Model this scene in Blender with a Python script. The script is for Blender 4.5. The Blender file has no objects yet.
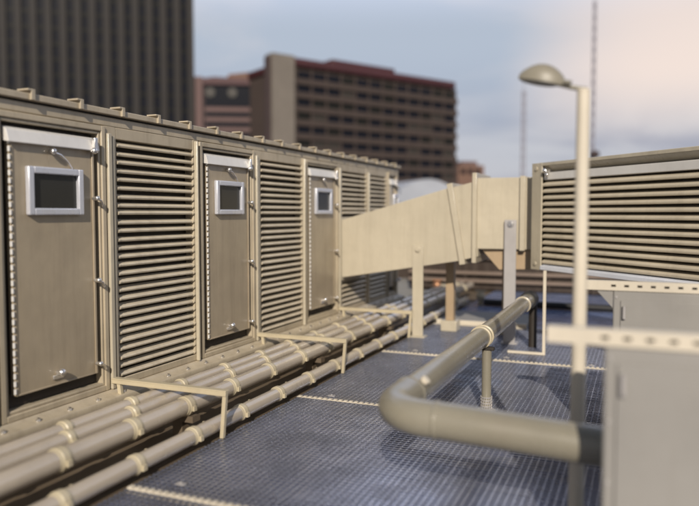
import bpy, bmesh, math, random
from mathutils import Vector, Matrix
random.seed(7)
S = bpy.context.scene
COL = S.collection
R = math.radians

# ------------------------------------------------------------------ materials
def nodes(m):
    m.use_nodes = True
    nt = m.node_tree
    return nt, nt.nodes, nt.links, nt.nodes['Principled BSDF']

def paint(name, col, rough=0.45, metal=0.0, var=0.10, bump=0.12, dirt=0.25, scale=1.6, streak=True, dirtcol=(0.13, 0.095, 0.06), coat=0.0, spec=0.5):
    """painted sheet metal: tone drift, rain streaks, fine speckle, slight unevenness"""
    m = bpy.data.materials.new(name)
    nt, N, L, P = nodes(m)
    geo = N.new('ShaderNodeNewGeometry')
    n1 = N.new('ShaderNodeTexNoise'); n1.inputs['Scale'].default_value = scale; n1.inputs['Detail'].default_value = 6; n1.inputs['Roughness'].default_value = 0.6
    L.new(geo.outputs['Position'], n1.inputs['Vector'])
    r1 = N.new('ShaderNodeMapRange'); r1.inputs['From Min'].default_value = 0.3; r1.inputs['From Max'].default_value = 0.7
    r1.inputs['To Min'].default_value = 1 - var; r1.inputs['To Max'].default_value = 1 + var
    L.new(n1.outputs['Fac'], r1.inputs['Value'])
    mul = N.new('ShaderNodeMix'); mul.data_type = 'RGBA'; mul.blend_type = 'MULTIPLY'; mul.inputs['Factor'].default_value = 1
    mul.inputs['A'].default_value = (*col, 1)
    L.new(r1.outputs['Result'], mul.inputs['B'])
    # streaky dirt
    mp = N.new('ShaderNodeMapping')
    mp.inputs['Scale'].default_value = (9, 9, 0.8) if streak else (3, 3, 3)
    L.new(geo.outputs['Position'], mp.inputs['Vector'])
    n2 = N.new('ShaderNodeTexNoise'); n2.inputs['Scale'].default_value = 1.0; n2.inputs['Detail'].default_value = 8; n2.inputs['Roughness'].default_value = 0.65
    L.new(mp.outputs['Vector'], n2.inputs['Vector'])
    r2 = N.new('ShaderNodeMapRange'); r2.inputs['From Min'].default_value = 0.48; r2.inputs['From Max'].default_value = 0.8
    r2.inputs['To Min'].default_value = 0; r2.inputs['To Max'].default_value = dirt
    L.new(n2.outputs['Fac'], r2.inputs['Value'])
    mx = N.new('ShaderNodeMix'); mx.data_type = 'RGBA'
    L.new(r2.outputs['Result'], mx.inputs['Factor']); L.new(mul.outputs['Result'], mx.inputs['A']); mx.inputs['B'].default_value = (*dirtcol, 1)
    L.new(mx.outputs['Result'], P.inputs['Base Color'])
    # roughness
    r3 = N.new('ShaderNodeMapRange'); r3.inputs['From Min'].default_value = 0.3; r3.inputs['From Max'].default_value = 0.7
    r3.inputs['To Min'].default_value = max(0.05, rough - 0.1); r3.inputs['To Max'].default_value = rough + 0.12
    L.new(n2.outputs['Fac'], r3.inputs['Value']); L.new(r3.outputs['Result'], P.inputs['Roughness'])
    # bump: broad waviness + fine texture
    n3 = N.new('ShaderNodeTexNoise'); n3.inputs['Scale'].default_value = 4.0; n3.inputs['Detail'].default_value = 2
    L.new(geo.outputs['Position'], n3.inputs['Vector'])
    n4 = N.new('ShaderNodeTexNoise'); n4.inputs['Scale'].default_value = 160.0; n4.inputs['Detail'].default_value = 3
    L.new(geo.outputs['Position'], n4.inputs['Vector'])
    b1 = N.new('ShaderNodeBump'); b1.inputs['Strength'].default_value = bump; b1.inputs['Distance'].default_value = 0.03
    L.new(n3.outputs['Fac'], b1.inputs['Height'])
    b2 = N.new('ShaderNodeBump'); b2.inputs['Strength'].default_value = 0.12; b2.inputs['Distance'].default_value = 0.002
    L.new(n4.outputs['Fac'], b2.inputs['Height']); L.new(b1.outputs['Normal'], b2.inputs['Normal'])
    L.new(b2.outputs['Normal'], P.inputs['Normal'])
    P.inputs['Metallic'].default_value = metal
    P.inputs['Coat Weight'].default_value = coat
    P.inputs['Coat Roughness'].default_value = 0.15
    P.inputs['Specular IOR Level'].default_value = spec
    return m

M = {}
M['beige'] = paint('beige_paint', (0.42, 0.355, 0.255), 0.42, var=0.14, dirt=0.34)
M['door'] = paint('door_paint', (0.355, 0.292, 0.205), 0.36, var=0.12, dirt=0.32, bump=0.2, coat=0.2)
M['beige_roof'] = paint('beige_roof_paint', (0.40, 0.34, 0.25), 0.5, dirt=0.35)
M['cream'] = paint('cream_duct_paint', (0.45, 0.40, 0.305), 0.32, bump=0.42, dirt=0.2, var=0.08, coat=0.3, scale=1.1)
M['slat'] = paint('louvre_paint', (0.52, 0.45, 0.335), 0.40, dirt=0.3)
M['pipe'] = paint('pipe_paint', (0.41, 0.35, 0.275), 0.22, dirt=0.2, bump=0.05, streak=False, coat=0.5)
M['collar'] = paint('collar_paint', (0.47, 0.405, 0.28), 0.40, dirt=0.3, streak=False)
M['rail'] = paint('rail_paint', (0.235, 0.215, 0.165), 0.28, dirt=0.25, bump=0.04, streak=False, coat=0.5)
M['pan'] = paint('golden_tan_paint', (0.37, 0.275, 0.175), 0.4)
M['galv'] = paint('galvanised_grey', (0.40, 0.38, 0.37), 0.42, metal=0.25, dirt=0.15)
M['white'] = paint('white_strip_paint', (0.62, 0.60, 0.57), 0.35, dirt=0.1)
M['chrome'] = paint('worn_chrome', (0.72, 0.70, 0.68), 0.22, metal=0.9, dirt=0.1, bump=0.0)
M['alu'] = paint('aluminium_trim', (0.60, 0.61, 0.66), 0.30, metal=0.35, dirt=0.05, bump=0.0)
M['sillwhite'] = paint('pale_sill_paint', (0.70, 0.72, 0.78), 0.22, dirt=0.05, bump=0.0)  # bluish white: sky reflection on the sill put into its colour
M['dark'] = paint('dark_recess_metal', (0.025, 0.019, 0.014), 0.6, dirt=0.2)  # near-black: shade in recesses put into colour; real tone of the drop pipe
M['black'] = paint('black_rubber', (0.012, 0.012, 0.013), 0.5, dirt=0.1, streak=False)
M['tray'] = paint('pipe_tray_steel', (0.12, 0.09, 0.06), 0.6, dirt=0.5, streak=False)
M['brown'] = paint('brown_unit_paint', (0.035, 0.023, 0.017), 0.5)
M['brownlight'] = paint('dull_tan_rail', (0.20, 0.15, 0.12), 0.5)
M['cab'] = paint('grey_cabinet_paint', (0.26, 0.248, 0.23), 0.45, dirt=0.15, bump=0.06)
M['post'] = paint('cream_post_paint', (0.58, 0.52, 0.42), 0.4, dirt=0.12)
M['head'] = paint('lamp_head_shell', (0.22, 0.20, 0.155), 0.4, dirt=0.3, streak=False)
M['copper'] = paint('worn_copper', (0.38, 0.20, 0.11), 0.4, metal=0.6, dirt=0.5, streak=False)
M['wire'] = paint('grating_steel', (0.50, 0.52, 0.60), 0.24, metal=0.9, dirt=0.45, streak=False, bump=0, dirtcol=(0.05, 0.045, 0.05))
M['edge'] = paint('grating_edge_paint', (0.58, 0.52, 0.42), 0.4, dirt=0.15, streak=False)
M['concrete'] = paint('weathered_concrete', (0.25, 0.24, 0.22), 0.85, dirt=0.4, scale=0.4)
M['membrane'] = paint('navy_roof_membrane', (0.048, 0.064, 0.165), 0.2, dirt=0.35, streak=False, var=0.3, bump=0.35, dirtcol=(0.05, 0.05, 0.06), spec=0.7)
M['membrane2'] = paint('blue_grey_roof_sheet', (0.15, 0.19, 0.32), 0.2, dirt=0.4, streak=False, var=0.3, bump=0.3, dirtcol=(0.10, 0.10, 0.11))  # lighter blue: sky light on the far floor put into colour
M['ground'] = paint('city_ground', (0.10, 0.10, 0.095), 0.9, scale=0.03, streak=False)
M['redroof'] = paint('dark_red_roof', (0.052, 0.013, 0.017), 0.6, scale=0.15)
M['bigwall'] = paint('brown_precast', (0.050, 0.035, 0.0305), 0.8, scale=0.12, dirt=0.3)
M['stair'] = paint('tan_stair_tower', (0.17, 0.148, 0.127), 0.8, scale=0.2, dirt=0.3)
M['towerdark'] = paint('dark_tower_rib', (0.008, 0.0058, 0.006), 0.7, scale=0.2)
M['pink'] = paint('pinkish_brick', (0.12, 0.075, 0.072), 0.8, scale=0.2)
M['maroon'] = paint('maroon_wall', (0.045, 0.03, 0.032), 0.8, scale=0.2)
M['orange'] = paint('orange_brick', (0.15, 0.085, 0.062), 0.8, scale=0.2)
M['tent'] = paint('grey_blue_fabric', (0.33, 0.35, 0.40), 0.7, scale=0.3, dirt=0.1)
M['mast'] = paint('far_mast_steel', (0.22, 0.21, 0.25), 0.6)

def glass(name, col, rough=0.08, spec=0.4):
    m = bpy.data.materials.new(name); nt, N, L, P = nodes(m)
    n = N.new('ShaderNodeTexNoise'); n.inputs['Scale'].default_value = 2.2; n.inputs['Detail'].default_value = 4
    g = N.new('ShaderNodeNewGeometry'); L.new(g.outputs['Position'], n.inputs['Vector'])
    r = N.new('ShaderNodeMapRange'); r.inputs['To Min'].default_value = rough * 0.6; r.inputs['To Max'].default_value = rough * 1.8
    L.new(n.outputs['Fac'], r.inputs['Value']); L.new(r.outputs['Result'], P.inputs['Roughness'])
    P.inputs['Base Color'].default_value = (*col, 1)
    P.inputs['Specular IOR Level'].default_value = spec
    return m
M['pane'] = glass('dark_window_glass', (0.03, 0.03, 0.027), 0.18)
M['farglass'] = glass('far_dark_glass', (0.010, 0.011, 0.016), 0.3, 0.06)
M['farglass2'] = glass('far_blind_glass', (0.045, 0.040, 0.036), 0.3, 0.08)
M['farglass3'] = glass('far_olive_glass', (0.015, 0.015, 0.014), 0.3, 0.08)
M['lens'] = glass('frosted_lens', (0.35, 0.33, 0.28), 0.4)
M['disc'] = glass('pale_round_glass', (0.085, 0.08, 0.075), 0.5, 0.1)

# ------------------------------------------------------------------ mesh builder
class MB:
    def __init__(s): s.bm = bmesh.new()
    def box(s, x0, x1, y0, y1, z0, z1):
        v = [s.bm.verts.new(p) for p in ((x0,y0,z0),(x1,y0,z0),(x1,y1,z0),(x0,y1,z0),(x0,y0,z1),(x1,y0,z1),(x1,y1,z1),(x0,y1,z1))]
        for f in ((3,2,1,0),(4,5,6,7),(0,1,5,4),(1,2,6,5),(2,3,7,6),(3,0,4,7)): s.bm.faces.new([v[i] for i in f])
        return s
    def prism(s, pts, axis, a, b):
        """closed polygon pts extruded along an axis; axis y: pts are (x,z); x: (y,z); z: (x,y)"""
        def mk(p, t):
            return {'y': (p[0], t, p[1]), 'x': (t, p[0], p[1]), 'z': (p[0], p[1], t)}[axis]
        A = [s.bm.verts.new(mk(p, a)) for p in pts]; B = [s.bm.verts.new(mk(p, b)) for p in pts]
        n = len(pts)
        fs = [s.bm.faces.new(A), s.bm.faces.new(B[::-1])]
        for i in range(n):
            j = (i + 1) % n
            fs.append(s.bm.faces.new((A[j], A[i], B[i], B[j])))
        bmesh.ops.recalc_face_normals(s.bm, faces=fs)
        return s
    def tube(s, path, r, n=20, cap=True, radii=None):
        path = [Vector(p) for p in path]; rings = []; fs = []
        prev = None
        for i, p in enumerate(path):
            d = (path[min(i+1, len(path)-1)] - path[max(i-1, 0)]).normalized()
            if prev is None:
                u = d.orthogonal().normalized()
            else:
                u = (prev - d * prev.dot(d)).normalized()
            prev = u; w = d.cross(u)
            rr = radii[i] if radii else r
            rings.append([s.bm.verts.new(p + (u * math.cos(2*math.pi*k/n) + w * math.sin(2*math.pi*k/n)) * rr) for k in range(n)])
        for a, b in zip(rings, rings[1:]):
            for k in range(n):
                fs.append(s.bm.faces.new((a[k], a[(k+1) % n], b[(k+1) % n], b[k])))
        if cap:
            fs.append(s.bm.faces.new(rings[0][::-1])); fs.append(s.bm.faces.new(rings[-1]))
        bmesh.ops.recalc_face_normals(s.bm, faces=fs)
        return s
    def ball(s, c, r, sx=1, sy=1, sz=1, n=12):
        mt = Matrix.Translation(c) @ Matrix.Diagonal((r*sx, r*sy, r*sz, 1))
        bmesh.ops.create_uvsphere(s.bm, u_segments=n, v_segments=max(6, n//2+2), radius=1, matrix=mt)
        return s
    def build(s, name, mat, parent=None, bevel=0.0, smooth=True, local=False):
        me = bpy.data.meshes.new(name)
        if parent is not None and not local:
            off = ORG.get(parent.name, Vector())
            bmesh.ops.translate(s.bm, verts=s.bm.verts, vec=-off)
        s.bm.to_mesh(me); s.bm.free()
        me.materials.append(mat if not isinstance(mat, str) else M[mat])
        if smooth:
            me.polygons.foreach_set('use_smooth', [True]*len(me.polygons))
            me.set_sharp_from_angle(angle=R(38))
        o = bpy.data.objects.new(name, me); COL.objects.link(o)
        if parent is not None:
            o.parent = parent; ORG[o.name] = ORG.get(parent.name, Vector())
        else:
            ORG[o.name] = Vector()
        if bevel:
            b = o.modifiers.new('bevel', 'BEVEL'); b.width = bevel; b.segments = 2; b.limit_method = 'ANGLE'; b.angle_limit = R(40)
        return o
ORG = {}
def thing(name, label, cat, loc, rotz=0, group=None):
    o = bpy.data.objects.new(name, None); COL.objects.link(o)
    o.location = loc; o.rotation_euler = (0, 0, rotz); o.empty_display_size = 0.2
    o['label'] = label; o['category'] = cat
    if group: o['group'] = group
    ORG[o.name] = Vector(loc)
    return o
def tag(o, label, cat, group=None):
    o['label'] = label; o['category'] = cat
    if group: o['group'] = group
    return o
def struct(o): o['kind'] = 'structure'; return o
def copy_tree(o, parent=None):
    c = o.copy(); COL.objects.link(c)
    if parent is not None: c.parent = parent
    ORG[c.name] = ORG.get(o.name, Vector())
    for ch in list(o.children): copy_tree(ch, c)
    return c

# ------------------------------------------------------------------ camera
F, W, H = 697.0, 699.0, 506.0
yaw, pitch = R(22.6), math.atan(40/697.0)
cam = bpy.data.cameras.new('camera'); co = bpy.data.objects.new('camera', cam); COL.objects.link(co)
co.location = (0, 0, 1.75); co.rotation_euler = (math.pi/2 - pitch, 0, yaw)
cam.sensor_width = 36; cam.lens = 36*F/W; cam.clip_end = 3000; cam.clip_start = 0.05
cam.dof.use_dof = True; cam.dof.focus_distance = 6.4; cam.dof.aperture_fstop = 0.54
S.camera = co

# ------------------------------------------------------------------ setting
struct(MB().box(-900, 900, -300, 1500, -24.3, -24).build('ground', 'ground', smooth=False))
struct(MB().box(-14, 12, -8, 19, -6, -0.06).build('roof_slab', 'concrete', smooth=False))
struct(MB().box(-3.0, 6, -3, 10.66, -0.056, -0.045).build('roof_membrane', 'membrane', smooth=False))
struct(MB().box(-3.0, 6, 10.665, 17.2, -0.056, -0.01).build('roof_sheet', 'membrane2', smooth=False))
struct(MB().box(-4.0, -3.003, -3, 17.2, -0.056, -0.03).build('pipe_tray', 'tray', smooth=False))

# ------------------------------------------------------------------ air handling unit (left)
WX = -4.05
PITCH = 2.39
AHU = thing('air_handling_unit', 'long beige air handling unit with louvres and windowed doors along left side', 'air handler', (WX-1.3, 7.0, 0.0))
YA, YB = 0.4, 12.02
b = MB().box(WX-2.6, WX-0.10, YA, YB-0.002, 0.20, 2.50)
b.build('core', 'dark', AHU)  # solid near-black core stands in for shade behind the louvres
# outer skin: header, sill, and infill panels between louvres and doors
sk = MB()
sk.box(WX-0.10, WX, YA, YB, 2.462, 2.535)         # header
sk.box(WX-0.10, WX, YA, YB, 0.284, 0.345)          # sill
mods = [0, 1, 2]
cells = []
def solid(y0, y1, z0=0.345, z1=2.462): sk.box(WX-0.10, WX, y0, y1, z0, z1)
LOUV = [(2.27, 3.35), (4.66, 5.745), (7.06, 8.125), (9.445, 10.42), (10.60, 11.36)]
DOORS = [1.055, 3.445, 5.835, 8.215]
DW = 1.075
solid(YA, DOORS[0]); 
for i, d in enumerate(DOORS):
    solid(d+DW, LOUV[i][0])
    if i < 3: solid(LOUV[i][1], DOORS[i+1])
solid(10.42, 10.60); solid(11.36, 11.43); solid(11.94, YB)
for l in LOUV: sk.box(WX-0.10, WX-0.002, l[0], l[1], 2.365, 2.4615)
sk.build('wall_skin', 'beige', AHU, bevel=0.006)
MB().box(WX-2.6, WX-0.101, YB-0.002, YB+0.02, 0.20, 2.535).build('end_wall', 'beige', AHU, bevel=0.006)
# roof
rf = MB()
rf.prism([(WX+0.035, 2.551), (WX+0.035, 2.598), (WX-1.3, 2.66), (WX-2.66, 2.598), (WX-2.66, 2.551)], 'y', YA-0.05, YB+0.05)
rf.build('roof', 'beige_roof', AHU, bevel=0.006)
MB().box(WX-2.6, WX-0.03, YA, YB, 2.535, 2.551).build('roof_seal', 'black', AHU)  # black strip in the eave gap, the shadow line put into colour
# roof seam ends
yc = 4.225 - 0.47*8
seam0 = None
k = 0
while yc < YB:
    if seam0 is None:
        m = MB()
        m.box(WX-0.02, WX+0.055, yc-0.012, yc+0.022, 2.552, 2.628)
        m.box(WX-0.05, WX+0.055, yc-0.045, yc-0.0125, 2.614, 2.628)
        m.box(WX-0.30, WX-0.021, yc-0.010, yc+0.010, 2.58, 2.620)
        seam0 = m.build('roof_seam', 'beige_roof', AHU, bevel=0.003)
    else:
        c = copy_tree(seam0, AHU); c.location.y = 0.47*k
    k += 1; yc += 0.47
# base rail with bolts
br = MB()
br.prism([(WX-0.1, 0.283), (WX+0.022, 0.283), (WX+0.034, 0.268), (WX+0.122, 0.246), (WX+0.128, 0.238), (WX+0.128, 0.20), (WX+0.10, 0.18), (WX+0.10, 0.0), (WX-0.1, 0.0)], 'y', YA, YB+0.02)
br.build('base_rail', 'beige', AHU, bevel=0.004)
bl = None
k = 0; y = 1.0
while y < YB:
    if bl is None:
        m = MB(); m.tube([(WX+0.082, y, 0.254), (WX+0.087, y, 0.277)], 0.013, 6); m.tube([(WX+0.082, y, 0.254), (WX+0.084, y, 0.263)], 0.019, 12)
        bl = m.build('bolt', 'chrome', AHU)
    else:
        c = copy_tree(bl, AHU); c.location.y = y - 1.0
    y += 0.3
# louvres
def louvre(y0, y1, z0=0.35, z1=2.362, pitch=0.0718, mid=True):
    m = MB()
    n = int((z1 - z0) / pitch)
    for i in range(n):
        z = z0 + 0.036 + i*pitch
        if mid and abs(i - n*0.695) < 0.5: z += 0.012
        j = random.uniform(-0.0025, 0.0025)
        z += j; dx = random.uniform(-0.004, 0.004); tl = random.uniform(-0.004, 0.004)
        X = WX - 0.004 + dx
        prof = [(X-0.045, z+0.021+tl), (X-0.010, z+0.007), (X+0.004, z-0.001), (X+0.010, z-0.011), (X+0.007, z-0.021), (X-0.003, z-0.026), (X-0.011, z-0.023), (X-0.008, z-0.008), (X-0.047, z+0.012+tl)]
        m.prism(prof, 'y', y0+0.006, y1-0.006)
        # rolled ends of the blade
        m.tube([(X, y0+0.004, z-0.012), (X, y0+0.026, z-0.012)], 0.0155, 10)
        m.tube([(X, y1-0.026, z-0.012), (X, y1-0.004, z-0.012)], 0.0155, 10)
    return m.build('louvre', 'slat', AHU)
for l in LOUV: louvre(*l)
# intermediate studs beside louvres
def stud(y0, y1, prd=0.03, z0=0.285, z1=2.40):
    return MB().box(WX+0.001, WX+prd, y0, y1, z0, z1).build('stud', 'cream', AHU, bevel=0.006)
for d in DOORS:
    stud(d+DW+0.012, d+DW+0.055, 0.034); stud(d+DW+0.075, d+DW+0.10, 0.022, 0.285, 2.385)
stud(10.48, 10.54, 0.025)
for l in LOUV[:3]: stud(l[1]+0.010, l[1]+0.034, 0.042, 0.285, 2.45)

# doors
def frame_ring(m, y0, y1, z0, z1, w, x0, x1):
    m.box(x0, x1, y0, y0+w, z0, z1); m.box(x0, x1, y1-w, y1, z0, z1)
    m.box(x0, x1, y0+w, y1-w, z1-w, z1); m.box(x0, x1, y0+w, y1-w, z0, z0+w)
def make_door(y0, dw=DW, z0=0.285, z1=2.455):
    y1 = y0 + dw
    m = MB()
    frame_ring(m, y0+0.004, y1-0.004, z0, z1, 0.045, WX-0.10, WX+0.018)
    frame_ring(m, y0+0.053, y1-0.053, z0+0.049, z1-0.049, 0.022, WX-0.10, WX+0.004)
    fr = m.build('door_frame', 'beige', AHU, bevel=0.006)
    py0, py1, pz0, pz1 = y0+0.145, y1-0.135, 0.452, 2.335
    m = MB()
    m.box(WX-0.05, WX+0.004, py0, py1, pz0, pz1)
    # folded edge down the opening side, hinge side and foot
    m.box(WX+0.004, WX+0.014, py1-0.022, py1, pz0, pz1)
    m.box(WX+0.004, WX+0.010, py0, py0+0.018, pz0, pz1)
    m.box(WX+0.004, WX+0.012, py0+0.018, py1-0.022, pz0, pz0+0.012)
    door = m.build('door', 'door', AHU, bevel=0.003)
    m = MB(); m.box(WX-0.101, WX-0.06, y0+0.083, y1-0.083, z0+0.079, z1-0.079); m.build('door_rebate', 'dark', AHU)  # near-black sheet, shade of the door gap put into colour
    # top drip strip
    m = MB(); m.prism([(WX-0.02, 2.352), (WX+0.02, 2.330), (WX+0.045, 2.245), (WX+0.040, 2.240), (WX-0.02, 2.252)], 'y', y0+0.10, y1-0.10)
    m.build('drip_strip', 'white', door, bevel=0.003)
    # piano hinge
    m = MB(); z = pz0 + 0.02
    while z < pz1 - 0.06:
        m.tube([(WX+0.010, py0-0.016, z), (WX+0.010, py0-0.016, z+0.036)], 0.010, 10); z += 0.055
    m.build('hinge', 'white', door)
    # window
    a0, a1, c0, c1 = y0+0.265, y0+0.265+0.53*(dw/1.075), 1.735, 2.085
    m = MB(); w = 0.05
    def rail(p, ax, s, e): m.prism(p, ax, s, e)
    frame_ring(m, a0, a1, c0, c1, w, WX+0.004, WX+0.045)
    wf = m.build('window_frame', 'alu', door, bevel=0.008)
    MB().box(WX+0.005, WX+0.014, a0+w-0.002, a1-w+0.002, c0+w-0.002, c1-w+0.002).build('window_pane', 'pane', door)
    # latches on the opening side
    for z in (1.865, 1.21, 0.535):
        m = MB(); yl = py1 - 0.015
        m.tube([(WX+0.014, yl, z), (WX+0.055, yl, z)], 0.016, 12)
        m.ball((WX+0.060, yl-0.005, z+0.002), 0.021, n=10)
        m.tube([(WX+0.055, yl, z), (WX+0.056, yl+0.04, z-0.018), (WX+0.04, yl+0.075, z-0.06)], 0.010, 8)
        m.build('latch', 'chrome', door)
    # top bolt latch
    m = MB(); yl = py1 - 0.02
    m.box(WX+0.03, WX+0.062, yl-0.018, yl+0.018, 2.235, 2.345)
    m.ball((WX+0.062, yl-0.025, 2.240), 0.026, n=10)
    m.tube([(WX+0.05, yl-0.05, 2.236), (WX+0.05, yl+0.02, 2.236)], 0.012, 8)
    m.build('top_latch', 'chrome', door, bevel=0.004)
    # stay cord
    ym = y0 + 0.50
    m = MB(); m.ball((WX+0.040, ym, 2.205), 0.024, n=10); m.tube([(WX+0.004, ym, 2.205), (WX+0.04, ym, 2.205)], 0.014, 8)
    m.tube([(WX+0.03, ym+0.01, 2.20), (WX+0.03, ym+0.08, 2.185), (WX+0.025, ym+0.15, 2.14), (WX+0.012, ym+0.21, 2.09)], 0.006, 6)
    m.build('door_stay', 'chrome', door)
    # lock knob at the foot
    m = MB(); m.tube([(WX+0.004, ym+0.02, 0.545), (WX+0.05, ym+0.02, 0.545)], 0.018, 10); m.ball((WX+0.052, ym+0.02, 0.55), 0.030, n=12)
    m.box(WX+0.004, WX+0.02, ym-0.03, ym+0.07, 0.50, 0.53)
    m.build('lock_knob', 'chrome', door, bevel=0.003)
    return fr, door
proto = None
for d in DOORS: make_door(d)
make_door(11.435, 0.50)

# ------------------------------------------------------------------ pipes along the unit
def pipe(label, x, z, r, y0, y1, off, collar_w=0.055, pitch=0.665, cr=0.012, mat='pipe'):
    t = thing('pipe', label, 'pipe', (x, y0, z), group='parallel pipes beside the air handling unit')
    MB().tube([(x + random.uniform(-0.0025, 0.0025), y0 + (y1-y0)*i/30, z + random.uniform(-0.003, 0.002)) for i in range(31)], r, 28).build('pipe_run', mat, t)
    y = off
    c0 = None
    while y < y1 - 0.2:
        if y > y0 + 0.1:
            if c0 is None:
                ys = y
                m = MB(); w = collar_w
                m.tube([(x, y-w/2, z), (x, y-w/2+0.008, z), (x, y+w/2-0.008, z), (x, y+w/2, z)], 0, 28, radii=[r+0.003, r+cr, r+cr, r+0.003])
                m.tube([(x, y-w/2-0.02, z), (x, y-w/2-0.014, z), (x, y+w/2+0.014, z), (x, y+w/2+0.02, z)], 0, 28, radii=[r+0.001, r+0.004, r+0.004, r+0.001])
                m.box(x+r+cr-0.006, x+r+cr+0.016, y-0.018, y+0.018, z-0.03, z+0.008)
                c0 = m.build('collar', 'collar', t)
            else:
                c = copy_tree(c0, t); c.location.y = y - ys + random.uniform(-0.02, 0.02)
        y += pitch
    return t
pipe('thin tan pipe in the bundle of three nearest the beige unit wall', -3.64, 0.255, 0.054, 0.3, 14.6, 0.30)
pipe('thin tan pipe in the middle of the three-pipe bundle', -3.475, 0.25, 0.055, 0.3, 14.6, 0.13)
pipe('thickest tan pipe on the outer side of the three-pipe bundle', -3.29, 0.225, 0.070, 0.3, 14.6, 0.545, 0.065, cr=0.010)
pipe('low tan pipe lying along the edge of the steel grating', -3.055, 0.085, 0.060, 0.3, 13.2, 0.35, 0.06, pitch=0.655, cr=0.010)
for (x, z, r, lab, mt) in ((-3.185, 0.055, 0.016, 'slim brown conduit between thickest pipe and low grating-edge pipe', 'tray'), (-3.14, 0.03, 0.012, 'slim copper tube beside the brown conduit in the pipe gap', 'copper')):
    t = thing('conduit', lab, 'conduit', (x, 0.5, z))
    MB().tube([(x + random.uniform(-0.006, 0.006), 0.5 + i*0.6, z + random.uniform(-0.003, 0.003)) for i in range(23)], r, 10).build('conduit_run', mt, t)
    y = 0.9 + 10*r
    while y < 13:
        m = MB(); m.tube([(x, y-0.03, z), (x, y+0.03, z)], r+0.012, 8); m.box(x-0.03, x+0.03, y+0.03, y+0.05, z-0.02, z+0.022)
        m.build('coupling', 'collar', t, bevel=0.003); y += 0.71

# bracket frames spanning the pipes
places = ['frame over pipes below the nearest left door, lowest in view', 'tan frame over pipes before first full louvre', 'tan frame over pipes at foot of second louvre', 'tan frame over pipes under the sloping duct']
br0 = None
for i, y in enumerate((4.555-PITCH, 4.555, 4.555+PITCH, 4.555+2*PITCH-0.03)):
    if i == 0: continue      # out of the picture
    if br0 is None:
        br0 = thing('pipe_bracket', places[i], 'bracket', (-3.5, y, 0), group='bracket frames over the pipes'); ys = y
        m = MB(); m.box(-4.03, -2.918, y-0.030, y+0.030, 0.368, 0.380); m.box(-4.03, -2.918, y-0.030, y-0.022, 0.335, 0.368)
        m.build('cross_bar', 'collar', br0, bevel=0.003)
        MB().prism([(-2.952, 0.368), (-2.919, 0.368), (-2.950, 0.0), (-2.983, 0.0)], 'y', y-0.0215, y+0.012).build('leg', 'collar', br0, bevel=0.003)
        MB().prism([(-3.99, 0.368), (-3.955, 0.368), (-3.935, 0.240), (-3.97, 0.248)], 'y', y-0.0215, y+0.012).build('leg', 'collar', br0, bevel=0.003)
        m = MB(); m.box(-3.83, -3.21, y-0.05, y+0.05, 0.10, 0.150); m.box(-3.80, -3.70, y-0.05, y+0.05, -0.03, 0.10); m.box(-3.40, -3.31, y-0.05, y+0.05, -0.03, 0.10)
        m.box(-3.80, -3.36, y-0.045, y+0.045, 0.15, 0.196)
        m.build('pipe_rest', 'tray', br0)
    else:
        c = copy_tree(br0); c.location.y = y; c['label'] = places[i]

# ------------------------------------------------------------------ floor grating
GR = [(1.10, 3.500), (3.500, 5.890), (5.890, 8.260), (8.260, 10.650)]
glab = ['steel floor grating panel at the bottom edge of the picture', 'steel floor grating panel below the pipe elbow, before first joint strip', 'steel floor grating panel round the rail pipe support post', 'steel floor grating panel under the duct legs']
GX0, GX1 = -2.985, 4.0
for (y0, y1), lb in zip(GR, glab):
    t = thing('floor_grating', lb, 'floor grating', (0.5, (y0+y1)/2, -0.04), group='steel floor grating panels')
    m = MB(); y0_, y1_ = y0+0.03, y1-0.03
    x = GX0 + 0.01
    while x < GX1:
        w = random.uniform(-0.0012, 0.0012)
        m.box(x-0.0042, x+0.0042, y0_, y1_, -0.014+w, -0.003+w); x += 0.047
    y = y0_ + 0.02
    while y < y1_:
        w = random.uniform(-0.001, 0.001)
        m.box(GX0, GX1, y-0.0045, y+0.0045, -0.010+w, 0.001+w); y += 0.046
    m.build('mesh_bars', 'wire', t, smooth=False)
    m = MB()
    m.box(GX0, GX1, y1-0.028, y1-0.002, -0.04, 0.004)
    x = GX0 + 0.02
    while x < GX1:
        m.box(x, x+0.03, y1-0.034, y1-0.002, 0.004, 0.016); x += 0.052
    m.build('edge_strip', 'edge', t)
    for k in range(5):
        cx_ = GX0 + 0.35 + 1.1*k + random.uniform(-0.1, 0.1); cy_ = y0_ + random.uniform(0.08, 0.16)
        m = MB(); m.box(cx_-0.035, cx_+0.035, cy_-0.02, cy_+0.02, 0.001, 0.008); m.tube([(cx_, cy_, 0.008), (cx_, cy_, 0.018)], 0.012, 6)
        m.build('clip', 'galv', t, bevel=0.002)

# ------------------------------------------------------------------ duct
DY0, DY1 = 9.39, 10.22
D = thing('duct', 'cream rectangular duct sloping up from beige unit to louvred box', 'duct', (-2.8, 9.9, 0.78))
m = MB(); m.prism([(WX+0.002, 1.645), (-2.43, 2.094), (-2.27, 1.095), (WX+0.002, 0.80)], 'y', DY0, DY1); m.build('sloped_section', 'cream', D, bevel=0.006)
m = MB(); m.prism([(-2.42, 2.09), (-2.05, 2.18), (-2.02, 1.16), (-2.26, 1.10)], 'y', DY0+0.004, DY1-0.004); m.build('transition', 'cream', D, bevel=0.004)
m = MB(); m.prism([(-2.455, 2.145), (-2.375, 2.160), (-2.185, 1.055), (-2.265, 1.040)], 'y', DY0-0.045, DY1+0.045); m.build('flange', 'cream', D, bevel=0.006)
m = MB(); m.box(-2.095, -2.035, DY0-0.06, DY1+0.06, 1.075, 2.29); m.build('flange', 'cream', D, bevel=0.006)
m = MB()
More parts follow.
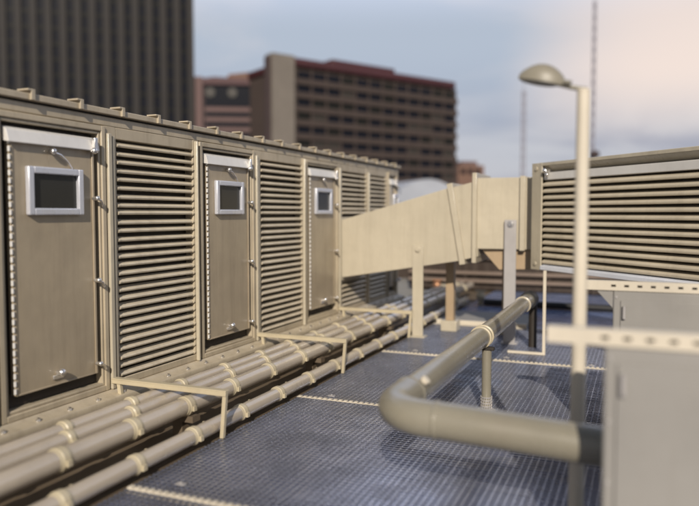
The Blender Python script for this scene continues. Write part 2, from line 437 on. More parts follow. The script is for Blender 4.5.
# level section, gently curved inward like a bend
N_ = 10
top = []
pts = []
for i in range(N_+1):
    u = i / N_
    x = -2.04 + (1.27)*u
    pts.append((x, DY0 + 0.012 + 0.03*math.sin(u*math.pi*0.9)))
m.prism(pts + [(-0.45, DY1-0.01), (-2.04, DY1-0.01)], 'z', 1.265, 2.222)
m.build('level_section', 'cream', D, bevel=0.004)
m = MB(); m.box(-1.47, -1.40, DY0-0.015, DY1+0.02, 1.25, 2.238); m.build('flange', 'cream', D, bevel=0.006)
m = MB(); m.prism([(-4.06, 1.62), (-4.02, 1.69), (-4.02, 0.76), (-4.06, 0.79)], 'y', DY0-0.02, DY1+0.02)
m.build('wall_collar', 'cream', D, bevel=0.004)
m = MB(); m.prism([(-2.0, 1.262), (-0.85, 1.262), (-0.85, 1.02), (-1.75, 0.98)], 'y', DY0+0.10, DY1-0.02); m.build('drain_pan', 'pan', D, bevel=0.006)  # tan box added under the level section to imitate a warm glow
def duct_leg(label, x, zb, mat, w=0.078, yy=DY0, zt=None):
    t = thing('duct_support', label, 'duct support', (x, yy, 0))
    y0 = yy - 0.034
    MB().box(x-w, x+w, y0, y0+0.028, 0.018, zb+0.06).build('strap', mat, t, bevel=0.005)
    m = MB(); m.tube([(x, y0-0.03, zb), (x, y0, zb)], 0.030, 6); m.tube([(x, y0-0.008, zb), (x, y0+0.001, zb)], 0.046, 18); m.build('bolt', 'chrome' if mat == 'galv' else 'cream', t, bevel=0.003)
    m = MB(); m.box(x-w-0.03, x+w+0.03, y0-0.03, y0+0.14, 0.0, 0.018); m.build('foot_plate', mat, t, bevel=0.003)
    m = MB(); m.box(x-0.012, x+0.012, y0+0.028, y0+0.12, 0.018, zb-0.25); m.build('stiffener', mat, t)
    return t
duct_leg('wide cream support leg bolted to front of the sloping duct', -2.86, 1.24, 'cream')
duct_leg('greyish support leg bolted to front of the level duct section', -1.585, 1.60, 'galv')  # darker, greyer material than the cream leg
for x, zt, lab in ((-2.58, 1.02, 'tan rear leg below the sloping duct, further back'), (-1.75, 1.262, 'tan rear leg behind greyish leg under level duct')):
    t = thing('duct_prop', lab, 'duct support', (x, DY1-0.1, 0), group='rear duct legs')
    MB().box(x-0.06, x+0.06, DY1-0.16, DY1-0.04, 0.16, zt).build('post', 'pan', t, bevel=0.005)
    MB().box(x-0.12, x+0.12, DY1-0.22, DY1+0.02, 0.0, 0.16).build('foot_block', 'cream', t, bevel=0.01)

# ------------------------------------------------------------------ louvred box (right)
ang = R(-46)           # local +x runs along the face towards the camera's right
BX = thing('louvred_box', 'large beige louvred vent box raised on right behind lamp post', 'vent box', (-1.262, 9.15, 0), ang)
LB, DB, Z0, Z1 = 3.6, 1.0, 1.05, 2.365
m = MB(); m.box(0.02, LB-0.02, 0.10, DB, Z0+0.02, Z1-0.02); m.build('body', 'dark', BX, local=True)  # near-black body, the shade between slats put into its colour
m = MB(); m.box(0.0, 0.02, 0.0, DB, Z0, Z1); m.box(LB-0.02, LB, 0.0, DB, Z0, Z1); m.box(0.02, LB-0.02, 0.0, DB, Z1-0.02, Z1); m.box(0.02, LB-0.02, DB, DB+0.02, Z0, Z1)
m.build('casing', 'cream', BX, local=True, bevel=0.004)
m = MB(); m.box(-0.012, 0.19, -0.02, 0.0, Z0-0.02, Z1+0.012); m.box(LB-0.115, LB+0.012, -0.02, 0, Z0-0.02, Z1+0.012)
m.box(0.19, LB-0.115, -0.02, 0.0, Z1-0.03, Z1+0.012)
m.build('face_frame', 'cream', BX, local=True, bevel=0.005)
m = MB(); m.prism([(0.012, Z1-0.115), (0.085, Z1-0.10), (0.085, Z1-0.205), (0.018, Z1-0.205), (0.012, Z1-0.20)], 'x', 0.192, LB-0.115); m.build('drip_strip', 'white', BX, local=True, bevel=0.003)
m = MB(); m.prism([(-0.03, Z0-0.012), (-0.03, Z0+0.036), (0.10, Z0+0.075), (0.10, Z0-0.012)], 'x', 0.192, LB-0.115); m.build('sill', 'sillwhite', BX, local=True, bevel=0.004)
m = MB(); m = MB(); m.prism([(-0.002, Z1-0.03), (0.088, Z1-0.098), (0.088, Z1-0.03)], 'x', 0.192, LB-0.115); m.build('recess_lining', 'cream', BX, local=True)
m = MB(); n = 13; p_ = (Z1-0.20 - (Z0+0.07)) / n
for i in range(n):
    z = Z0 + 0.10 + i*p_
    y = 0.004 + random.uniform(-0.003, 0.003)
    m.prism([(y+0.06, z+0.028), (y+0.010, z+0.008), (y-0.004, z-0.000), (y-0.010, z-0.014), (y-0.006, z-0.030), (y+0.004, z-0.035), (y+0.012, z-0.029), (y+0.008, z-0.010), (y+0.062, z+0.016)], 'x', 0.194, LB-0.117)
m.build('louvre', 'slat', BX, local=True)
for z in (Z1-0.06, Z0+0.06):
    m = MB(); m.tube([(0.085, -0.02, z), (0.085, -0.034, z)], 0.026, 14); m.build('bolt', 'cream', BX, local=True, bevel=0.003)
m = MB(); m.ball((0.27, -0.03, Z1-0.095), 0.036, n=12); m.tube([(0.27, 0.08, Z1-0.075), (0.27, -0.03, Z1-0.095)], 0.022, 10); m.ball((0.31, -0.035, Z1-0.145), 0.026, n=10)
m.build('vent_latch', 'chrome', BX, local=True)
m = MB(); m.box(1.75, LB-0.3, 0.25, DB-0.1, 0.0, Z0-0.02); m.build('pedestal', 'beige', BX, local=True, bevel=0.01)
# thin L stay under the box
t = thing('floor_stay', 'thin cream upright stay with flat foot bar under the louvred box', 'stay', (-1.06, 8.78, 0))
m = MB(); m.box(-1.078, -1.042, 8.765, 8.80, 0.03, 1.045); m.build('upright', 'post', t, bevel=0.003)
m = MB(); m.box(-1.50, -1.042, 8.755, 8.80, 0.0, 0.03); m.build('foot_bar', 'post', t, bevel=0.003)

# ------------------------------------------------------------------ foreground rail pipe
RP = thing('rail_pipe', 'thick grey-green pipe bending at an elbow in the foreground', 'pipe', (-1.25, 6.0, 0.67))
RX, RZ, RR = -1.265, 0.662, 0.086
m = MB()
m.tube([(RX, 3.97 + (8.95-3.97)*i/20, RZ) for i in range(21)], RR, 32); m.build('long_run', 'rail', RP)
bend = [(RX, 3.98, RZ)]
BRD = 0.26
for i in range(0, 15):
    a = math.pi/2 * i / 14
    bend.append((RX + BRD - BRD*math.cos(a), 3.77 - BRD*math.sin(a), RZ))
bend.append((RX + BRD + 0.05, 3.51, RZ))
m = MB(); m.tube(bend, RR+0.013, 32); m.build('elbow', 'rail', RP)
m = MB(); m.tube([(RX + BRD + 0.045 + 0.28*i, 3.51, RZ-0.012*i) for i in range(10)], RR+0.012, 32); m.build('cross_run', 'rail', RP)
for y in (6.03, 6.13, 8.40):
    m = MB(); m.tube([(RX, y-0.016, RZ), (RX, y-0.010, RZ), (RX, y+0.010, RZ), (RX, y+0.016, RZ)], 0, 32, radii=[RR+0.002, RR+0.012, RR+0.012, RR+0.002]); m.build('ring', 'cream' if y > 8 else 'collar', RP)
for pth in (((RX, 3.965, RZ), (RX, 3.985, RZ)), ((RX+BRD+0.03, 3.51, RZ), (RX+BRD+0.055, 3.51, RZ))):
    m = MB(); m.tube([pth[0], Vector(pth[0]).lerp(Vector(pth[1]), 0.5), pth[1]], 0, 32, radii=[RR+0.0135, RR+0.019, RR+0.0135]); m.build('weld_ring', 'rail', RP)
m = MB(); m.tube([(RX+RR*0.7+0.008, 4.05, RZ+RR*0.70), (RX+RR*0.7+0.03, 4.05, RZ+RR*0.70+0.022)], 0.03, 14); m.build('plug', 'post', RP, bevel=0.004)
m = MB(); m.tube([(RX, 8.80, RZ), (RX, 9.02, RZ)], RR+0.02, 28); m.build('rubber_sleeve', 'black', RP)
pp = [(RX, 9.0, RZ)] + [(RX, 9.12 + 0.16*math.sin(a), RZ - 0.16*(1-math.cos(a))) for a in [R(x) for x in range(0, 91, 10)]] + [(RX, 9.28, 0.0)]
m = MB(); m.tube(pp, RR*0.62, 24); m.build('drop_pipe', 'dark', RP)
# saddle and post that carry it
SP = thing('pipe_support_post', 'round grey-green post under thick pipe, standing on grating', 'support post', (RX+0.045, 6.08, 0))
m = MB(); m.tube([(RX+0.045, 6.08, 0.012), (RX+0.045, 6.08, RZ-RR-0.03)], 0.042, 24); m.build('post', 'rail', SP)
m = MB(); m.box(RX-0.06, RX+0.11, 6.05, 6.11, RZ-RR-0.03, RZ-RR-0.002); m.build('saddle', 'dark', SP, bevel=0.003)  # near-black: shadow under the pipe put into the saddle's colour
m = MB()
for k in range(5): m.tube([(RX+0.045, 6.08, 0.02+0.026*k), (RX+0.045, 6.08, 0.028+0.026*k)], 0.052, 20)
for k in range(14):
    a = k*2*math.pi/14; m.tube([(RX+0.045+0.049*math.cos(a), 6.08+0.049*math.sin(a), 0.01), (RX+0.045+0.049*math.cos(a+0.5), 6.08+0.049*math.sin(a+0.5), 0.135)], 0.004, 5)
m.build('wire_sleeve', 'galv', SP)  # wire mesh added to stand for the reflection at the post foot
m = MB(); m.tube([(RX+0.045, 6.08, 0.0), (RX+0.045, 6.08, 0.012)], 0.085, 24); m.build('base_plate', 'galv', SP)

# ------------------------------------------------------------------ lamp post
LX, LY = -0.290, 3.92
LP = thing('street_lamp', 'cream lamp post with domed head, standing blurred in foreground', 'street lamp', (LX, LY, 0))
m = MB(); m.tube([(LX, LY, 0.02), (LX, LY, 1.2), (LX, LY, 2.39)], 0, 24, radii=[0.042, 0.037, 0.034]); m.build('post', 'post', LP)
m = MB(); m.tube([(LX, LY, 0.0), (LX, LY, 0.03), (LX, LY, 0.12)], 0, 24, radii=[0.10, 0.10, 0.056]); m.build('base', 'post', LP, bevel=0.003)
m = MB(); m.tube([(LX, LY, 2.387), (LX, LY, 2.405)], 0.034, 20); m.build('cap', 'post', LP, bevel=0.006)
m = MB(); m.tube([(LX+0.02, LY, 2.400), (LX-0.06, LY-0.005, 2.416), (LX-0.13, LY-0.01, 2.438)], 0.013, 12); m.build('arm', 'rail', LP)
# head: domed shell, flat underside
hd = bmesh.new()
NL, NW = 22, 14
verts = []
for i in range(NL+1):
    u = i / NL
    row = []
    half = 0.068 * (math.sin(math.pi * min(1, 0.04 + 0.90*u)) ** 0.55)
    ht = 0.100 * (math.sin(math.pi * (0.05 + 0.86*u)) ** 0.62)
    for j in range(NW+1):
        a = math.pi * j / NW
        row.append(hd.verts.new((-0.118 + 0.236*u, -half*math.cos(a), ht*math.sin(a))))
    verts.append(row)
for i in range(NL):
    for j in range(NW): hd.faces.new((verts[i][j], verts[i][j+1], verts[i+1][j+1], verts[i+1][j]))
    hd.faces.new((verts[i][NW], verts[i][0], verts[i+1][0], verts[i+1][NW]))
hd.faces.new(verts[0]); hd.faces.new(verts[NL][::-1])
bmesh.ops.recalc_face_normals(hd, faces=hd.faces)
hm = Matrix.Translation((LX-0.222, LY-0.012, 2.452)) @ Matrix.Rotation(R(13), 4, 'Y')
bmesh.ops.transform(hd, matrix=hm, verts=hd.verts)
m = MB(); m.bm.free(); m.bm = hd; HEAD = m.build('lamp_head', 'head', LP)
m = MB(); m.tube([(0,0,0),(0.06,0,0)], 0.03, 16)
bmesh.ops.transform(m.bm, matrix=hm @ Matrix.Translation((0.10, 0, 0.02)) @ Matrix.Scale(0.55, 4, (0,0,1)), verts=m.bm.verts); m.build('head_socket', 'rail', LP)
m = MB(); m.ball((0,0,0), 1.0, 0.10, 0.052, 0.016, n=20)
bmesh.ops.transform(m.bm, matrix=hm @ Matrix.Translation((-0.01, 0, -0.002)), verts=m.bm.verts); m.build('lens', 'lens', HEAD)

# ------------------------------------------------------------------ grey cabinets at the right edge
def cabinet(label, x0, x1, y0, y1, rail_x0, slots=True):
    t = thing('grey_cabinet', label, 'cabinet', ((x0+x1)/2, (y0+y1)/2, 0))
    m = MB(); m.box(x0, x1, y0, y1, 0.05, 1.195); m.build('casing', 'cab', t, bevel=0.012)
    m = MB(); m.box(x0+0.05, x1-0.05, y0-0.012, y0-0.001, 0.12, 1.13); m.build('door', 'cab', t, bevel=0.006)
    m = MB(); m.box(x0+0.02, x1-0.02, y0+0.02, y1-0.02, 0.0, 0.05); m.build('plinth', 'black', t)
    for zz in (0.25, 1.0):
        m = MB(); m.tube([(x0+0.075, y0-0.03, zz), (x0+0.075, y0-0.03, zz+0.09)], 0.012, 10); m.build('hinge', 'galv', t)
    m = MB()
    for zz in (0.10, 0.36, 0.62, 0.88, 1.15):
        m.tube([(x0+0.022, y0-0.006, zz), (x0+0.022, y0, zz)], 0.009, 8)
    m.build('screws', 'galv', t)
    m = MB(); m.box(x0+0.60, x0+0.64, y0-0.03, y0-0.012, 0.66, 0.80); m.tube([(x0+0.62, y0-0.03, 0.76), (x0+0.62, y0-0.06, 0.76), (x0+0.62, y0-0.062, 0.68)], 0.010, 8); m.build('handle', 'chrome', t, bevel=0.003)
    # slotted channel along the top, running out past the cabinet's side
    m = MB(); ya, yb = y0-0.004, y0+0.05
    m.box(rail_x0, x1, ya+0.006, yb, 1.197, 1.204)
    m.box(rail_x0, x1, yb-0.006, yb, 1.204, 1.258)
    m.box(rail_x0, x1, ya+0.0065, yb, 1.258, 1.265)
    m.box(rail_x0, x1, ya, ya+0.006, 1.197, 1.223); m.box(rail_x0, x1, ya, ya+0.006, 1.239, 1.265)
    x = rail_x0
    first = True
    while x < x1:
        ln = 0.22 if first else 0.055
        m.box(x, min(x+ln, x1), ya, ya+0.006, 1.223, 1.239); x += ln + 0.032; first = False
    m.build('slotted_channel', 'post', t)
    if slots:
      m = MB(); m.prism([(x0-0.002, 1.19), (x0-0.11, 1.19), (x0-0.002, 1.07)], 'y', y0+0.01, y0+0.03); m.build('gusset', 'cab', t)
    return t
cabinet('nearest grey cabinet at lower right with slotted channel on top', -0.125, 1.7, 3.07, 3.37, -0.36, False)
cabinet('grey cabinet standing behind the nearest one below the louvred box', -0.165, 1.7, 5.31, 6.0, -0.40)

# ------------------------------------------------------------------ far side of the roof
PR = thing('louvred_plant_unit', 'dark brown slatted plant unit low behind the duct legs', 'plant unit', (0.5, 15.9, 0))
m = MB(); m.box(-5.0, 5.5, 15.75, 16.8, 0.0, 1.30); m.build('body', 'brown', PR, bevel=0.02)
for z in (0.21, 0.39, 0.74, 1.10):
    m = MB(); m.box(-5.0, 5.5, 15.62, 15.70, z-0.035, z+0.035); m.build('rail', 'brownlight', PR, bevel=0.01)
for x in [-4.6 + 0.93*i for i in range(11)]:
    m = MB(); m.box(x-0.05, x+0.05, 15.70, 15.752, 0.0, 1.28); m.build('upright', 'brown', PR, bevel=0.01)
t = MB().tube([(-2.7, 13.15, 0.06), (0.5, 13.12, 0.06), (4.5, 13.15, 0.06)], 0.065, 14).build('floor_hose', 'black')  # black tube put in as the shadow band between lit floor strips
tag(t, 'black pipe lying across the far roof sheet', 'pipe')
t = thing('floor_pad', 'grey-brown raised pad on roof beyond the grating', 'pad', (-2.3, 11.3, 0))
m = MB(); m.box(-2.95, -1.55, 10.72, 11.85, -0.01, 0.06); m.build('slab', 'concrete', t, bevel=0.01)
m = MB(); m.box(-2.95, -1.55, 10.68, 10.718, -0.01, 0.07); m.build('lip', 'edge', t, bevel=0.004)
t = thing('valve_stub', 'short dark valve stub standing behind lamp post', 'valve', (0.35, 12.2, 0))
m = MB(); m.tube([(0.35, 12.2, -0.01), (0.35, 12.2, 0.36)], 0.05, 14); m.build('stem', 'black', t)
m = MB(); m.tube([(0.35, 12.2, 0.36), (0.35, 12.2, 0.40)], 0.11, 18); m.tube([(0.35, 12.2, -0.01), (0.35, 12.2, 0.02)], 0.10, 18); m.build('handwheel', 'black', t)
# small fittings cluttering the pipe ends
cl = [(-3.35, 12.9, 0.17, 'pale'), (-3.0, 12.0, 0.20, 'pale'), (-3.75, 13.6, 0.3, 'rust'), (-2.78, 13.2, 0.16, 'pale')]
for i, (x, y, h, kd) in enumerate(cl):
    lab = ['small tan pipe valve on the far end of the pipe bundle', 'small tan pipe valve beside the rear duct leg', 'small copper coloured valve in shade beneath the duct', 'small tan pipe valve nearest the slatted brown unit'][i]
    t = thing('pipe_valve', lab, 'valve', (x, y, 0), group='valves at the far pipe ends')
    mt = 'copper' if kd == 'rust' else 'collar'
    m = MB(); m.tube([(x, y, -0.02), (x, y, h)], 0.05, 14); m.ball((x, y, h), 0.085, n=14); m.build('body', mt, t)
    m = MB(); m.tube([(x-0.10, y, h+0.1), (x+0.10, y, h+0.1)], 0.018, 8); m.tube([(x, y, h+0.05), (x, y, h+0.1)], 0.018, 8); m.build('handle', mt, t)
P = thing('parapet_wall', 'low brown parapet wall at far edge of the roof', 'wall', (0, 18.5, 0))
m = MB(); m.box(-13, 11, 18.4, 18.7, -0.06, 0.95); m.build('wall', 'brown', P)
m = MB(); m.box(-13, 11, 18.35, 18.75, 0.952, 1.02); m.build('coping', 'concrete', P, bevel=0.01)

# ------------------------------------------------------------------ city beyond
def cam_point(px, py, d):
    """where the photograph's pixel lies at distance d along the view axis"""
    fw = Vector((-math.sin(yaw)*math.cos(pitch), math.cos(yaw)*math.cos(pitch), -math.sin(pitch)))
    rt = Vector((math.cos(yaw), math.sin(yaw), 0)); up = rt.cross(fw)
    return Vector((0,0,1.75)) + (fw + rt*((px-349.5)/F) - up*((py-253)/F))*d
def frame_from(a, b_):
    """origin at a, local +x towards b (flat)"""
    d = (b_ - a); d.z = 0
    return (a.x, a.y, -24.0), math.atan2(d.y, d.x), d.length
GZ = 24.0   # building local z is measured from the street

# dark ribbed tower on the left
a, b_ = cam_point(-60, 60, 165), cam_point(191, 60, 180)
loc, rz, LEN = frame_from(a, b_)
T = thing('office_tower', 'dark ribbed office tower rising behind left end of beige unit', 'building', loc, rz)
HT = 120
m = MB(); m.box(0.2, LEN-0.2, 0.8, 40, 0, HT); m.build('glazing', 'farglass', T, local=True)
nr = 17; pr = LEN / nr
rb = None
for i in range(nr+1):
    x = i*pr
    if rb is None:
        m = MB(); m.box(-0.80, 0.80, 0.15, 1.2, 0, HT); rb = m.build('rib', 'towerdark', T, local=True)
        rb.location.x = x
    else:
        c = copy_tree(rb, T); c.location.x = x
sp = None
for i in range(31):
    if sp is None:
        m = MB(); m.box(0.9, LEN-0.9, 0.70, 0.79, 2.4, 3.3); sp = m.build('spandrel', 'farglass3', T, local=True)
    else:
        c = copy_tree(sp, T); c.location.z = i*3.8
m = MB(); m.box(LEN-0.9, LEN, 1.21, 40, 0, HT); m.build('side_wall', 'towerdark', T, local=True)

# maroon block between tower and the big one
a, b_ = cam_point(191, 80, 182), cam_point(270, 76, 184)
loc, rz, LEN = frame_from(a, b_)
B2 = thing('maroon_building', 'maroon roofed building with two round windows beside dark tower', 'building', loc, rz)
zt = GZ + cam_point(230, 74, 183).z
m = MB(); m.box(0, LEN, 0, 20, 0, zt-1.72); m.build('wall', 'maroon', B2, local=True)
m = MB(); m.prism([(0, zt-1.7), (LEN*0.30, zt-0.9), (LEN, zt-1.7)], 'y', -0.6, 21); m.build('gable', 'redroof', B2, local=True)
m = MB(); m.box(3.05, LEN, -0.7, -0.1, zt-2.9, zt-1.75); m.build('roof_fascia', 'redroof', B2, local=True)
m = MB(); m.box(0.4, 3.0, -0.9, -0.1, 0, zt-1.0); m.build('corner_pier', 'pink', B2, local=True)
m = MB(); m.prism([(LEN*0.40, zt-1.4), (LEN*0.46, zt+0.9), (LEN*0.74, zt+1.6), (LEN*0.80, zt-1.4)], 'y', 5, 14); m.build('penthouse', 'orange', B2, local=True)
m = MB(); m.box(3.5, LEN-0.5, -0.09, -0.002, zt-8.6, zt-2.95); m.build('dark_band', 'farglass', B2, local=True)
for x in (LEN*0.24, LEN*0.52):
    m = MB(); m.tube([(x, -0.35, zt-4.9), (x, -0.1, zt-4.9)], 1.25, 28); m.build('round_window', 'disc', B2, local=True)
for i in range(9):
    m = MB(); m.box(3.6, LEN-0.5, -0.25, -0.003, zt-9.9-2.6*i, zt-8.7-2.6*i); m.build('ledge', 'pink', B2, local=True)
    m = MB(); m.box(3.6, LEN-0.5, -0.12, -0.004, zt-11.25-2.6*i, zt-9.95-2.6*i); m.build('window_strip', 'farglass', B2, local=True)
m = MB(); m.tube([(LEN-2.2, 2, zt-1.8), (LEN-2.2, 2, zt+0.6), (LEN-2.2, 2, zt+1.2)], 0, 20, radii=[1.2, 1.2, 0.7]); m.build('roof_tank', 'disc', B2, local=True)

# big brown hotel block
a, b_ = cam_point(294, 60, 165), cam_point(458, 80, 197)
loc, rz, LEN = frame_from(a, b_)
B3 = thing('hotel_building', 'big brown block with rows of windows and dark red roof', 'building', loc, rz)
ztop = GZ + cam_point(294, 57.5, 165).z
NR, NC = 11, 12
fh = 3.25
z0 = ztop - 1.9
m = MB(); m.box(0, LEN, 0.6, 22, 0, z0); m.build('wall', 'bigwall', B3, local=True)
m = MB(); m.box(-0.5, LEN-1.2, -0.4, 22.4, z0+0.01, ztop); m.build('roof_band', 'redroof', B3, local=True, bevel=0.3)
m = MB(); m.box(LEN*0.24, LEN*0.62, 3, 16, ztop+0.01, ztop+1.9); m.build('roof_house', 'redroof', B3, local=True, bevel=0.3)
wproto = None
cw = (LEN-1.6) / NC
for r_ in range(8):
    zc = z0 - 1.9 - r_*fh
    m = MB(); m.box(0, LEN, 0.0, 0.598, zc-2.25, zc-0.85); m.build('spandrel', 'bigwall', B3, local=True)
    for c_ in range(NC):
        x = 0.8 + c_*cw
        if wproto is None:
            m = MB(); m.box(0.32, cw-0.32, 0.45, 0.597, -0.8, 0.95); wproto = m.build('window', 'farglass', B3, local=True); o = wproto
        else:
            o = copy_tree(wproto, B3)
            q = random.random()
            if q < 0.38:
                o.material_slots[0].link = 'OBJECT'; o.material_slots[0].material = M['farglass2' if q < 0.14 else 'farglass3']
        o.location = (x, 0, zc)
for c_ in range(NC+1):
    x = 0.8 + c_*cw
    m = MB(); m.box(x-0.22, x+0.22, 0.2, 0.596, z0-1.9-8*fh, z0); m.build('pier', 'bigwall', B3, local=True)
m = MB(); m.box(-6.3, -0.3, -0.8, 2.5, 0, ztop+0.2); m.build('stair_tower', 'stair', B3, local=True)
m = MB(); m.box(-7.5, -6.32, 0.0, 1.0, 0, ztop-0.6); m.build('side_wing', 'maroon', B3, local=True)
m = MB(); m.box(-2, LEN+2, -6, -0.01, 0, GZ+1.75+7.6); m.build('podium', 'stair', B3, local=True)

# small orange brick block and fabric roofed hall
a, b_ = cam_point(458, 170, 230), cam_point(484, 170, 232)
loc, rz, LEN = frame_from(a, b_)
B4 = thing('orange_block', 'small orange brick block right of the big brown building', 'building', loc, rz)
h = GZ + cam_point(470, 162, 230).z
m = MB(); m.box(0, LEN, 0, 12, 0, h-1); m.build('wall', 'orange', B4, local=True)
m = MB(); m.box(1.5, LEN-2.0, 1, 9, h-1.0, h+0.4); m.build('roof_room', 'pink', B4, local=True)
for i in range(3):
    m = MB(); m.box(1.0+2.6*i, 2.6+2.6*i, -0.06, -0.002, h-4, h-2.2); m.build('window', 'farglass', B4, local=True)
a, b_ = cam_point(392, 200, 70), cam_point(462, 200, 72)
loc, rz, LEN = frame_from(a, b_)
B5 = thing('vaulted_hall', 'pale grey hall with rounded fabric roof behind the duct', 'hall', loc, rz)
h0 = GZ + cam_point(430, 203, 70).z
prof = [(-1.0, h0)]
for i in range(17):
    u = i/16
    prof.append((LEN*1.05*u, h0 + 2.45*(math.sin(math.pi*min(1, 0.08+0.86*u))**0.9)))
prof.append((LEN*1.05+1.0, h0))
m = MB(); m.prism(prof, 'y', 0, 14); m.build('vault_roof', 'tent', B5, local=True)
m = MB(); m.box(-0.8, LEN*1.05+0.8, 0.3, 13.7, 0, h0-0.01); m.build('wall', 'stair', B5, local=True)

# antenna masts
for px, topy, d, w, lab in ((522, 92, 120, 0.55, 'faint thin mast left of the lamp post'), (590.5, 5, 100, 0.38, 'tall dark mast rising behind the lamp post')):
    p = cam_point(px, 212, d); tp = cam_point(px, topy, d)
    A = thing('antenna_mast', lab, 'mast', (p.x, p.y, -24), 0)
    hh = GZ + tp.z
    m = MB()
    for (sx, sy) in ((1,0),(-0.5,0.87),(-0.5,-0.87)):
        m.tube([(sx*w, sy*w, 0), (sx*w*0.55, sy*w*0.55, hh)], 0.09, 6)
    k = 0
    z = 0
    while z < hh - 1.5:
        q = 1 - 0.45*z/hh; q2 = 1 - 0.45*(z+1.5)/hh
        c3 = [(1,0),(-0.5,0.87),(-0.5,-0.87)]
        for i in range(3):
            j = (i+1) % 3
            m.tube([(c3[i][0]*w*q, c3[i][1]*w*q, z), (c3[j][0]*w*q2, c3[j][1]*w*q2, z+1.5)], 0.05, 5, cap=False)
        z += 1.5
    m.build('lattice', 'mast', A, local=True)
    m = MB(); m.tube([(0,0,hh-0.2), (0,0,hh+3)], 0.05, 6); m.build('spike', 'mast', A, local=True)
    if px > 580:
        zz = GZ + cam_point(px, 155, d).z
        m = MB(); m.ball((0.4, -0.5, zz), 0.75, 1, 1, 0.8, n=12); m.build('dish', 'maroon', A, local=True)

# ------------------------------------------------------------------ light
to_sun = Vector((0.335, -0.942, 0)).normalized()
EL = R(28)
ts = Vector((to_sun.x*math.cos(EL), to_sun.y*math.cos(EL), math.sin(EL)))
sun = bpy.data.lights.new('sun', 'SUN'); so = bpy.data.objects.new('sun', sun); COL.objects.link(so)
so.rotation_euler = ts.to_track_quat('Z', 'Y').to_euler(); so.location = (6, -12, 10)
sun.energy = 4.6; sun.angle = R(0.6); sun.color = (1.0, 0.91, 0.79)

w = bpy.data.worlds.new('World'); S.world = w; w.use_nodes = True
nt = w.node_tree; N = nt.nodes; L = nt.links
bg = N['Background']
sky = N.new('ShaderNodeTexSky'); sky.sky_type = 'NISHITA'; sky.sun_disc = False
sky.sun_elevation = EL; sky.sun_rotation = math.atan2(to_sun.x, to_sun.y); sky.air_density = 1.0; sky.dust_density = 1.5; sky.ozone_density = 1.2
tc = N.new('ShaderNodeTexCoord')
def vmath(op, a=None, b=None):
    n = N.new('ShaderNodeVectorMath'); n.operation = op
    for i, v in enumerate((a, b)):
        if v is None: continue
        if hasattr(v, 'links'): L.new(v, n.inputs[i])
        else: n.inputs[i].default_value = v
    return n
def ramp(src, a, b, lo=0, hi=1, smooth=True):
    n = N.new('ShaderNodeMapRange'); n.interpolation_type = 'SMOOTHSTEP' if smooth else 'LINEAR'
    n.inputs['From Min'].default_value = a; n.inputs['From Max'].default_value = b
    n.inputs['To Min'].default_value = lo; n.inputs['To Max'].default_value = hi
    L.new(src, n.inputs['Value']); return n.outputs['Result']
def mixc(f, a, b):
    n = N.new('ShaderNodeMix'); n.data_type = 'RGBA'
    if hasattr(f, 'links'): L.new(f, n.inputs['Factor'])
    else: n.inputs['Factor'].default_value = f
    for k, v in (('A', a), ('B', b)):
        if hasattr(v, 'links'): L.new(v, n.inputs[k])
        else: n.inputs[k].default_value = (*v, 1)
    return n.outputs['Result']
mp = N.new('ShaderNodeMapping'); mp.inputs['Scale'].default_value = (1.6, 1.6, 7.0); mp.inputs['Rotation'].default_value = (R(6), R(4), 0); mp.inputs['Location'].default_value = (0.3, 0.1, 0.55)
L.new(tc.outputs['Generated'], mp.inputs['Vector'])
cn = N.new('ShaderNodeTexNoise'); cn.inputs['Scale'].default_value = 1.5; cn.inputs['Detail'].default_value = 5; cn.inputs['Roughness'].default_value = 0.5; cn.inputs['Distortion'].default_value = 0.4
L.new(mp.outputs['Vector'], cn.inputs['Vector'])
sep = N.new('ShaderNodeSeparateXYZ'); L.new(tc.outputs['Generated'], sep.inputs[0])
K = 7.2
def kc(c): return tuple(x*K for x in c)
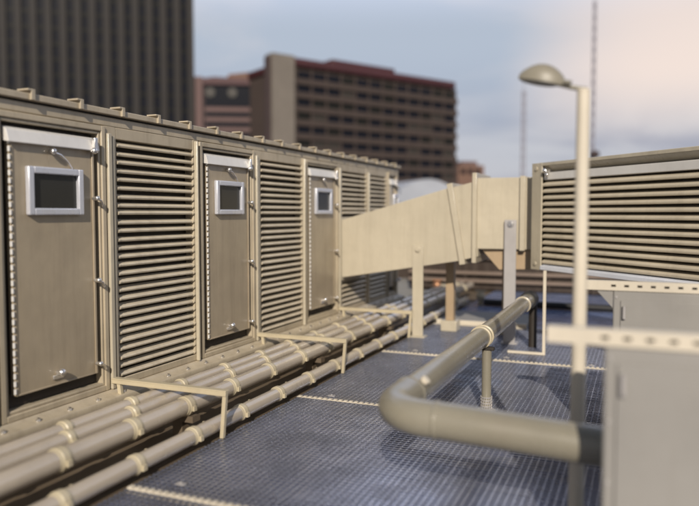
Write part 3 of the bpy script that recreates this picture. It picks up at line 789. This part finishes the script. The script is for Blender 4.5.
# cloud sheet: lighter high up, bluish grey low down, broken by the noise
high = ramp(sep.outputs['Z'], 0.02, 0.24)
cloud = mixc(high, kc((0.38, 0.395, 0.54)), kc((0.66, 0.74, 0.87)))
cloud = mixc(ramp(cn.outputs['Fac'], 0.44, 0.62, 0, 0.75), cloud, kc((0.86, 0.86, 0.92)))
# thin warm-lit cloud low on the right
gd = cam_point(700, 95, 1) - Vector((0, 0, 1.75)); gd.normalize()
dt = vmath('DOT_PRODUCT', tc.outputs['Generated'], tuple(gd)).outputs['Value']
gm = N.new('ShaderNodeMath'); gm.operation = 'MULTIPLY'
L.new(ramp(dt, 0.965, 1.004, 0, 1.0), gm.inputs[0]); L.new(ramp(sep.outputs['Z'], 0.06, 0.19), gm.inputs[1])
cloud = mixc(gm.outputs[0], cloud, kc((1.36, 1.12, 0.98)))
cover = ramp(sep.outputs['Z'], 0.30, 0.70, 0.90, 0.15)
# bright cloud deck added out of view ahead to light pipe tops and floor
sepd = ramp(sep.outputs['Y'], 0.15, 0.75)
hi = ramp(sep.outputs['Z'], 0.24, 0.42)
mm = N.new('ShaderNodeMath'); mm.operation = 'MULTIPLY'; L.new(sepd, mm.inputs[0]); L.new(hi, mm.inputs[1])
cloud = mixc(mm.outputs[0], cloud, kc((1.5, 1.62, 2.05)))
cover = ramp(sep.outputs['Z'], 0.45, 0.80, 0.90, 0.15)
col = mixc(cover, sky.outputs['Color'], cloud)
back = ramp(sep.outputs['Y'], -0.35, 0.30, 0.55, 1.0)  # unseen sky behind the camera dimmed to lower the fill light
bm_ = N.new('ShaderNodeVectorMath'); bm_.operation = 'SCALE'; L.new(col, bm_.inputs[0]); L.new(back, bm_.inputs['Scale'])
L.new(bm_.outputs[0], bg.inputs['Color'])
bg.inputs['Strength'].default_value = 0.10

S.view_settings.view_transform = 'Standard'; S.view_settings.look = 'None'
S.view_settings.exposure = 0.0; S.view_settings.gamma = 1.0; S.view_settings.use_curve_mapping = False
S.cycles.use_denoising = True
